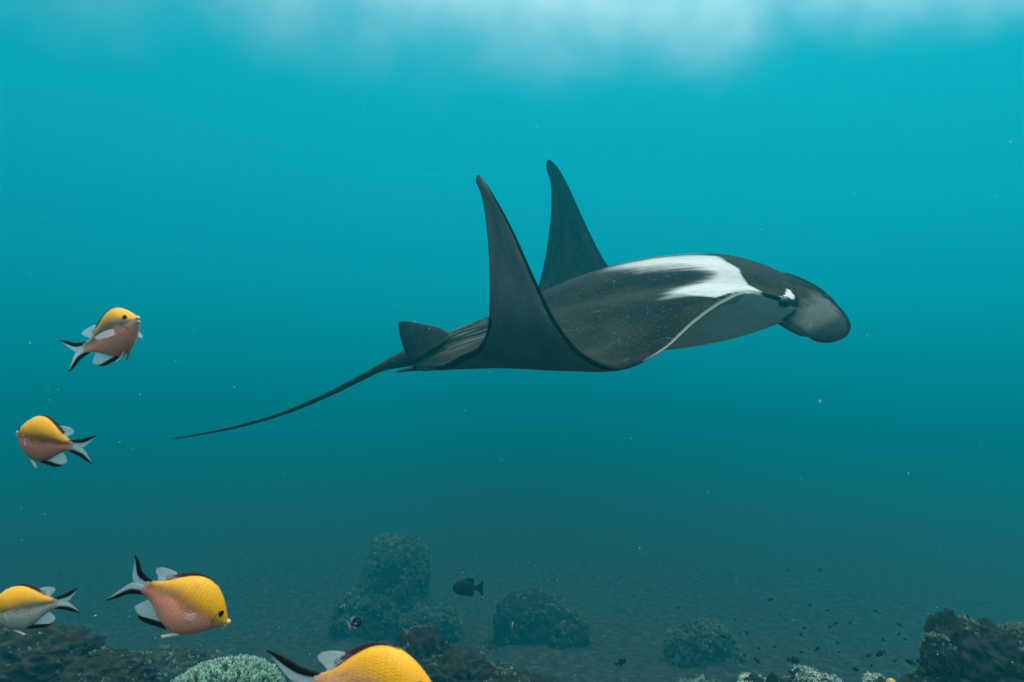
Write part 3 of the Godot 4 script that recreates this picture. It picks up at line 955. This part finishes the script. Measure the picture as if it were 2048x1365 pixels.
	for kind in 2:
		var mm := MultiMesh.new()
		mm.transform_format = MultiMesh.TRANSFORM_3D
		mm.use_colors = true
		mm.mesh = lump(Vector3(0.11, 0.07, 0.1), 900, 0.35, 0.9, 14, 18) if kind == 0 else fine
		mm.instance_count = 700 if kind == 0 else 900
		for k in mm.instance_count:
			var d := rng0.randf_range(1.5, 9.5)
			var x := rng0.randf_range(-0.95, 0.95) * (d + 1.0)
			var size := rng0.randf_range(0.3, 1.3) if kind == 0 else rng0.randf_range(0.4, 1.2)
			var b := Basis.from_euler(Vector3(rng0.randf_range(-0.3, 0.3), rng0.randf() * TAU, rng0.randf_range(-0.3, 0.3))).scaled(Vector3.ONE * size)
			mm.set_instance_transform(k, Transform3D(b, Vector3(x, bed_height(x, -d) - 0.02, -d)))
			var tone := rng0.randf_range(0.5, 1.2)
			mm.set_instance_color(k, Color(tone, tone, tone))
		var o := MultiMeshInstance3D.new()
		o.name = "reef_rubble" if kind == 0 else "reef_turf"
		o.multimesh = mm
		o.material_override = rock_dark if kind == 0 else dull
		o.set_meta("kind", "stuff")
		tag(o, "dark stones and rubble strewn over the near reef slope" if kind == 0 else "dull stubby coral turf growing over the near reef slope", "rubble" if kind == 0 else "coral turf")
		add_child(o, true)
	# corals near enough to show their branch tips
	bommie("dome_coral", "speckled pale green dome coral at the bottom edge, left of the largest fish", "coral", Vector3(-1.8143, 5.9779, -4.5521),
		[[Vector3(0, 0, 0), Vector3(0.36, 0.275, 0.36), 0.06, 0.85]],
		rock_dark, prong, 2700, speckle, 0.15, -9.0, 0.45, 1.25, 700)
	bommie("branching_coral", "highest and widest clump of pale knobbly coral at the bottom edge", "coral", Vector3(2.1725, 5.8697, -5.1612),
		[[Vector3(-0.07, 0.03, 0), Vector3(0.10, 0.085, 0.1), 0.35, 0.8], [Vector3(0.09, 0.0, 0.02), Vector3(0.09, 0.075, 0.09), 0.3, 0.8], [Vector3(0.0, -0.05, 0.03), Vector3(0.2, 0.08, 0.12), 0.3, 0.8]],
		rock_dark, branch, 150, pale, -0.1, -0.25, 0.35, 0.65, 750)
	bommie("branching_coral", "pale knobbly coral clump between the leafy coral and a black sponge", "coral", Vector3(1.7437, 5.8518, -5.1624),
		[[Vector3(0, 0.02, 0), Vector3(0.10, 0.07, 0.1), 0.35, 0.8], [Vector3(0.08, 0.0, 0.02), Vector3(0.09, 0.06, 0.09), 0.3, 0.8]],
		rock_dark, branch, 150, pale, -0.1, -0.25, 0.35, 0.6, 760)
	bommie("branching_coral", "rightmost pale knobbly coral clump, next to a golden coral knob", "coral", Vector3(2.6013, 5.8483, -5.1627),
		[[Vector3(0, 0.02, 0), Vector3(0.07, 0.075, 0.08), 0.35, 0.8], [Vector3(0.08, -0.01, 0.02), Vector3(0.08, 0.06, 0.09), 0.3, 0.8]],
		rock_dark, branch, 130, pale, -0.1, -0.25, 0.35, 0.6, 770)
	bommie("branching_coral", "small grey knobbly coral clump half hidden behind the widest clump", "coral", Vector3(2.1148, 5.7069, -5.5735),
		[[Vector3(0, 0, 0), Vector3(0.1, 0.06, 0.08), 0.3, 0.8]],
		rock_dark, branch, 90, dull, -0.1, -0.25, 0.35, 0.55, 780)
	var knob := thing("golden_coral", "golden coral knob at the bottom edge, right of the pale coral clumps", "coral", Vector3(2.6578, 5.9542, -5.0550))
	part("knob", lump(Vector3(0.028, 0.024, 0.026), 790, 0.4, 0.9, 20, 24), plain(lin(0.75, 0.45, 0.12), 0.7, 0.2), knob)
	part("stalk", tube([Vector3(0, -0.16, 0), Vector3(0.004, -0.07, 0), Vector3(0, 0, 0)], [0.02, 0.014, 0.016], 10, 10), rock_dark, knob)
	var sponge := thing("sponge", "black rounded sponge between two pale coral clumps at the bottom edge", "sponge", Vector3(1.7906, 5.9480, -4.9552))
	part("cup", lump(Vector3(0.045, 0.10, 0.05), 795, 0.2, 0.8, 24, 32), plain(lin(0.008, 0.008, 0.009), 0.8, 0.1), sponge)
	# leafy coral: upright folded plates
	var leafy := thing("leaf_coral", "pale green leafy coral of upright folded plates at the bottom edge", "coral", Vector3(1.2623, 5.9309, -4.9564))
	var rng := RandomNumberGenerator.new()
	rng.seed = 17
	var leaf_mat := plain(lin(0.26, 0.36, 0.26), 0.7, 0.2)
	for k in 15:
		var a := -1.15 + 2.3 * k / 14.0
		var base := Vector3(a * 0.07, -0.02, rng.randf_range(-0.05, 0.05))
		var l := []
		var t := []
		var turn := rng.randf_range(-0.9, 0.9)
		var side := Vector3(sin(turn), 0.1, cos(turn)).normalized()
		var wide_ := Vector3(cos(turn), 0, -sin(turn))
		for i in 5:
			var u := i / 4.0
			var c := base + Vector3(sin(a) * 0.10 * u, cos(a * 0.8) * 0.125 * u * rng.randf_range(0.92, 1.05), rng.randf_range(-0.01, 0.01))
			var hw: float = [0.012, 0.022, 0.03, 0.026, 0.006][i]
			l.append(c + wide_ * hw)
			t.append(c - wide_ * hw)
		part("plate", blade(l, t, [0.006, 0.005, 0.004, 0.003, 0.0015], side, 12, 12, 0.02), leaf_mat, leafy)


# ---------------------------------------------------------------- the other fish
func plain_fish_parts(root: Node3D, length: float, deep: float, body_mat: Material, fin_mat: Material, single: bool) -> void:
	# a simple oval reef fish with forked tail, mouth towards +x, built in parts or as one small mesh
	var rings := []
	for i in 21:
		var x := 0.5 - 0.5 * cos(PI * i / 20.0)
		var h := smooth_table(x, [0, 0.08, 0.2, 0.42, 0.62, 0.82, 1], [0.03, 0.28, 0.42, 0.5, 0.42, 0.2, 0.09]) * deep
		var wd := h * 0.36
		var ring := PackedVector3Array()
		for j in 17:
			ring.append(Vector3(0.38 - 0.76 * x, h * cos(TAU * j / 16.0) + 0.01, wd * sin(TAU * j / 16.0)) * length)
		rings.append(ring)
	var z := Vector3(0, 0, 1)
	var pieces := {
		"body": skin(rings),
		"tail_fin": blade([Vector3(-0.34, 0.06, 0) * length, Vector3(-0.44, 0.13 * deep / 0.5, 0) * length, Vector3(-0.55, 0.27 * deep / 0.5, 0) * length], [Vector3(-0.34, -0.06, 0) * length, Vector3(-0.44, -0.13 * deep / 0.5, 0) * length, Vector3(-0.55, -0.27 * deep / 0.5, 0) * length], [0.012 * length, 0.008 * length, 0.003 * length], z, 8, 12),
		"dorsal_fin": blade([Vector3(0.10, 0.42 * deep, 0) * length, Vector3(0.0, 0.60 * deep, 0) * length, Vector3(-0.24, 0.62 * deep, 0) * length], [Vector3(-0.28, 0.2 * deep, 0) * length, Vector3(-0.27, 0.36 * deep, 0) * length, Vector3(-0.27, 0.58 * deep, 0) * length], [0.012 * length, 0.008 * length, 0.004 * length], z, 8, 10),
		"anal_fin": blade([Vector3(-0.02, -0.44 * deep, 0) * length, Vector3(-0.1, -0.54 * deep, 0) * length, Vector3(-0.24, -0.52 * deep, 0) * length], [Vector3(-0.28, -0.2 * deep, 0) * length, Vector3(-0.27, -0.34 * deep, 0) * length, Vector3(-0.27, -0.48 * deep, 0) * length], [0.012 * length, 0.008 * length, 0.004 * length], z, 8, 10),
	}
	if single:
		var st := SurfaceTool.new()
		st.begin(Mesh.PRIMITIVE_TRIANGLES)
		for k in pieces:
			st.append_from(pieces[k], 0, Transform3D.IDENTITY)
		(root as MeshInstance3D).mesh = st.commit()
		(root as MeshInstance3D).material_override = body_mat
		return
	for k in pieces:
		part(k, pieces[k], body_mat if k == "body" else fin_mat, root)
	for s in [-1.0, 1.0]:
		var e := part("eye", ball(Vector3(0.022, 0.022, 0.012) * length), fin_mat, root)
		e.position = Vector3(0.28, 0.05, s * 0.105 * deep / 0.42) * length
		var l := [Vector3(0.14, 0.0, s * 0.15 * deep) * length, Vector3(0.05, 0.0, s * 0.22 * deep) * length, Vector3(-0.03, -0.02, s * 0.24 * deep) * length]
		var t := [Vector3(0.13, -0.07, s * 0.15 * deep) * length, Vector3(0.05, -0.09, s * 0.2 * deep) * length, Vector3(-0.02, -0.06, s * 0.23 * deep) * length]
		part("pectoral_fin", blade(l, t, [0.006 * length, 0.005 * length, 0.002 * length], z, 8, 10), fin_mat, root)


func aim(o: Node3D, forward: Vector3) -> void:
	var fx := forward.normalized()
	var side := fx.cross(Vector3.UP if absf(fx.y) < 0.98 else Vector3.BACK).normalized()
	o.basis = Basis(fx, side.cross(fx).normalized(), side)


func small_fish() -> void:
	var black := plain(lin(0.012, 0.012, 0.013), 0.7, 0.15)
	var black_fin := plain(lin(0.009, 0.009, 0.010), 0.7, 0.15)
	var rim := plain(lin(0.45, 0.42, 0.3), 0.6, 0.2)
	var o := thing("dark_fish", "dark deep-bodied fish facing left in open water beside the hazy pillar", "fish", Vector3(-0.4702, 6.0206, -7.1555))
	plain_fish_parts(o, 0.325, 0.47, black, black_fin, false)
	aim(o, Vector3(-1, 0.02, 0.1))
	o = thing("pale_edged_fish", "dark fish with pale edges hovering in front of the foot of the pillar", "fish", Vector3(-1.0257, 6.4730, -4.7180))
	plain_fish_parts(o, 0.13, 0.5, black, rim, false)
	aim(o, Vector3(0.8, 0.42, 0.4))
	o = thing("pale_edged_fish", "tiny dark fish with pale tail, left of the pillar and higher than its neighbour", "fish", Vector3(-1.2113, 6.4400, -5.1213))
	plain_fish_parts(o, 0.06, 0.42, black, rim, false)
	aim(o, Vector3(-0.3, -0.8, 0.3))
	o = thing("slender_fish", "slender pale yellow fish upright in front of the blunt dark mound", "fish", Vector3(0.0036, 6.3188, -5.1298))
	plain_fish_parts(o, 0.075, 0.34, plain(lin(0.5, 0.48, 0.22), 0.6, 0.2), rim, false)
	aim(o, Vector3(0.1, 0.95, 0.15))
	# the shoal over the corals at the right: x, y in the picture of the water, length there, metres away, heading
	var first: MeshInstance3D
	var rng := RandomNumberGenerator.new()
	rng.seed = 5
	var where := [
		[Vector3(1.8981, 5.5097, -8.1937), 0.63, "tiny dark fish hovering over the top of the greenish coral mound"],
		[Vector3(2.4069, 5.1846, -8.2164), 0.88, "dark fish brushing the right flank of the greenish coral mound"],
		[Vector3(2.6013, 5.2188, -8.2140), 0.50, "tiny dark reef fish of the loose shoal over the corals at lower right"],
		[Vector3(2.6871, 5.2302, -8.2132), 0.57, "tiny dark reef fish of the loose shoal over the corals at lower right"],
		[Vector3(2.4662, 5.4168, -7.1977), 0.55, "tiny dark reef fish of the loose shoal over the corals at lower right"],
		[Vector3(2.1600, 5.5364, -6.6881), 0.61, "tiny dark reef fish of the loose shoal over the corals at lower right"],
		[Vector3(2.1053, 5.6789, -6.1770), 0.66, "tiny dark reef fish of the loose shoal over the corals at lower right"],
		[Vector3(2.2247, 5.8762, -5.6619), 1.12, "larger dark reef fish just above the widest clump of pale coral"],
		[Vector3(2.6942, 5.5688, -6.6859), 0.51, "tiny dark reef fish of the loose shoal over the corals at lower right"],
		[Vector3(2.6242, 5.7858, -6.1695), 0.61, "tiny dark reef fish of the loose shoal over the corals at lower right"],
		[Vector3(3.1516, 5.4018, -7.1988), 0.44, "tiny dark reef fish of the loose shoal over the corals at lower right"],
		[Vector3(3.1033, 5.3819, -7.7014), 0.53, "tiny dark reef fish of the loose shoal over the corals at lower right"],
		[Vector3(3.1409, 5.4515, -7.6965), 0.53, "tiny dark reef fish of the loose shoal over the corals at lower right"],
		[Vector3(3.1816, 5.6313, -7.1827), 0.44, "tiny dark reef fish of the loose shoal over the corals at lower right"],
		[Vector3(3.2416, 5.6663, -7.1803), 0.61, "tiny dark reef fish of the loose shoal over the corals at lower right"],
		[Vector3(3.6265, 5.3904, -8.7032), 0.67, "tiny dark reef fish of the loose shoal over the corals at lower right"],
		[Vector3(3.1466, 5.4571, -8.6986), 0.80, "tiny dark reef fish of the loose shoal over the corals at lower right"],
		[Vector3(3.5632, 5.6860, -9.1838), 0.64, "highest tiny dark fish at left of a far pair above the shoal"],
		[Vector3(3.9620, 5.6860, -9.1838), 0.64, "highest tiny dark fish at right of a far pair above the shoal"],
		[Vector3(0.9433, 5.6703, -6.1776), 1.13, "lone dark reef fish in open water left of the greenish coral mound"],
		[Vector3(3.2666, 5.4716, -7.1939), 0.50, "tiny dark reef fish of the loose shoal over the corals at lower right"],
		[Vector3(2.6313, 5.4317, -7.1967), 0.44, "tiny dark reef fish of the loose shoal over the corals at lower right"],
		[Vector3(2.9165, 6.0409, -5.6504), 0.61, "dark reef fish in open water above the head down one"],
		[Vector3(2.7351, 6.0402, -5.3497), 0.90, "dark reef fish head down above the rightmost pale coral clump"],
		[Vector3(3.2082, 5.9795, -5.9554), 0.59, "tiny dark reef fish of the loose shoal over the corals at lower right"],
		[Vector3(3.3703, 5.8671, -6.1638), 0.38, "tiny dark reef fish of the loose shoal over the corals at lower right"],
		[Vector3(3.0718, 5.9033, -5.5598), 0.85, "dark reef fish nosing at the left foot of the dark coral outcrop"],
		[Vector3(2.6550, 5.8455, -5.5638), 0.64, "dark reef fish low between the two rightmost pale coral clumps"],
		[Vector3(3.0615, 5.7259, -6.1737), 0.57, "tiny dark reef fish of the loose shoal over the corals at lower right"],
		[Vector3(4.1485, 5.4889, -7.6939), 0.71, "tiny dark reef fish of the loose shoal over the corals at lower right"],
		[Vector3(3.6618, 6.1729, -5.7414), 0.88, "dark reef fish on top of the dark coral outcrop behind its peaks"],
		[Vector3(3.2455, 5.9918, -5.5536), 0.59, "small dark fish before the leftmost hump of the coral outcrop"],
		[Vector3(3.5452, 6.0106, -5.3518), 0.90, "dark reef fish against the shaded face of the coral outcrop"],
		[Vector3(3.0379, 5.5688, -6.6859), 0.36, "tiny dark reef fish of the loose shoal over the corals at lower right"],
		[Vector3(3.0830, 5.6404, -6.1797), 0.42, "tiny dark reef fish of the loose shoal over the corals at lower right"],
		[Vector3(3.5582, 5.4854, -6.6917), 0.46, "tiny dark reef fish of the loose shoal over the corals at lower right"],
		[Vector3(3.8648, 5.3386, -8.2056), 0.44, "tiny dark reef fish of the loose shoal over the corals at lower right"],
		[Vector3(4.4222, 5.3177, -8.7083), 0.53, "tiny dark reef fish of the loose shoal over the corals at lower right"],
		[Vector3(2.7092, 5.2147, -8.7155), 0.53, "tiny dark reef fish of the loose shoal over the corals at lower right"],
		[Vector3(3.2559, 5.2753, -8.7113), 0.47, "tiny dark reef fish of the loose shoal over the corals at lower right"],
		[Vector3(3.8330, 5.3237, -8.7079), 0.47, "tiny dark reef fish of the loose shoal over the corals at lower right"],
		[Vector3(2.3840, 5.5848, -6.1835), 0.47, "tiny dark reef fish of the loose shoal over the corals at lower right"]
	]
	for w in where:
		var f: MeshInstance3D
		if first == null:
			f = MeshInstance3D.new()
			plain_fish_parts(f, 0.1, 0.42, black, black, true)
			first = f
		else:
			f = first.duplicate()
		f.name = numbered("reef_fish")
		add_child(f, true)
		tag(f, w[2], "fish", "tiny dark fish over the corals at lower right")
		f.position = w[0]
		aim(f, Vector3(rng.randf_range(0.4, 1.0) * (1.0 if rng.randf() < 0.5 else -1.0), rng.randf_range(-0.5, 0.5), rng.randf_range(-0.7, 0.7)))
		f.scale = Vector3.ONE * w[1]


# ---------------------------------------------------------------- drifting specks
func particles() -> void:
	var rng := RandomNumberGenerator.new()
	rng.seed = 23
	var mm := MultiMesh.new()
	mm.transform_format = MultiMesh.TRANSFORM_3D
	var grain := SphereMesh.new()
	grain.radius = 0.001
	grain.height = 0.002
	grain.radial_segments = 8
	grain.rings = 4
	mm.mesh = grain
	var count := 1700
	mm.instance_count = count
	for k in count:
		# even through the water ahead, from arm's length to six metres
		var d := pow(rng.randf(), 0.6) * 6.0 + 0.25
		var at := EYE + Vector3(rng.randf_range(-0.85, 0.85) * d, rng.randf_range(-0.45, 0.65) * d, -d)
		var b := Basis.from_euler(Vector3(rng.randf(), rng.randf(), rng.randf()) * TAU).scaled(Vector3(1, rng.randf_range(0.5, 1), 1) * rng.randf_range(0.2, 1.05) * minf(1.0, 0.35 + d * 0.4))
		mm.set_instance_transform(k, Transform3D(b, at))
	var o := MultiMeshInstance3D.new()
	o.name = "drifting_specks"
	o.multimesh = mm
	o.material_override = plain(lin(0.8, 0.78, 0.72), 0.8, 0.2)
	o.set_meta("kind", "stuff")
	tag(o, "pale specks of plankton drifting through the whole body of water", "plankton")
	add_child(o, true)
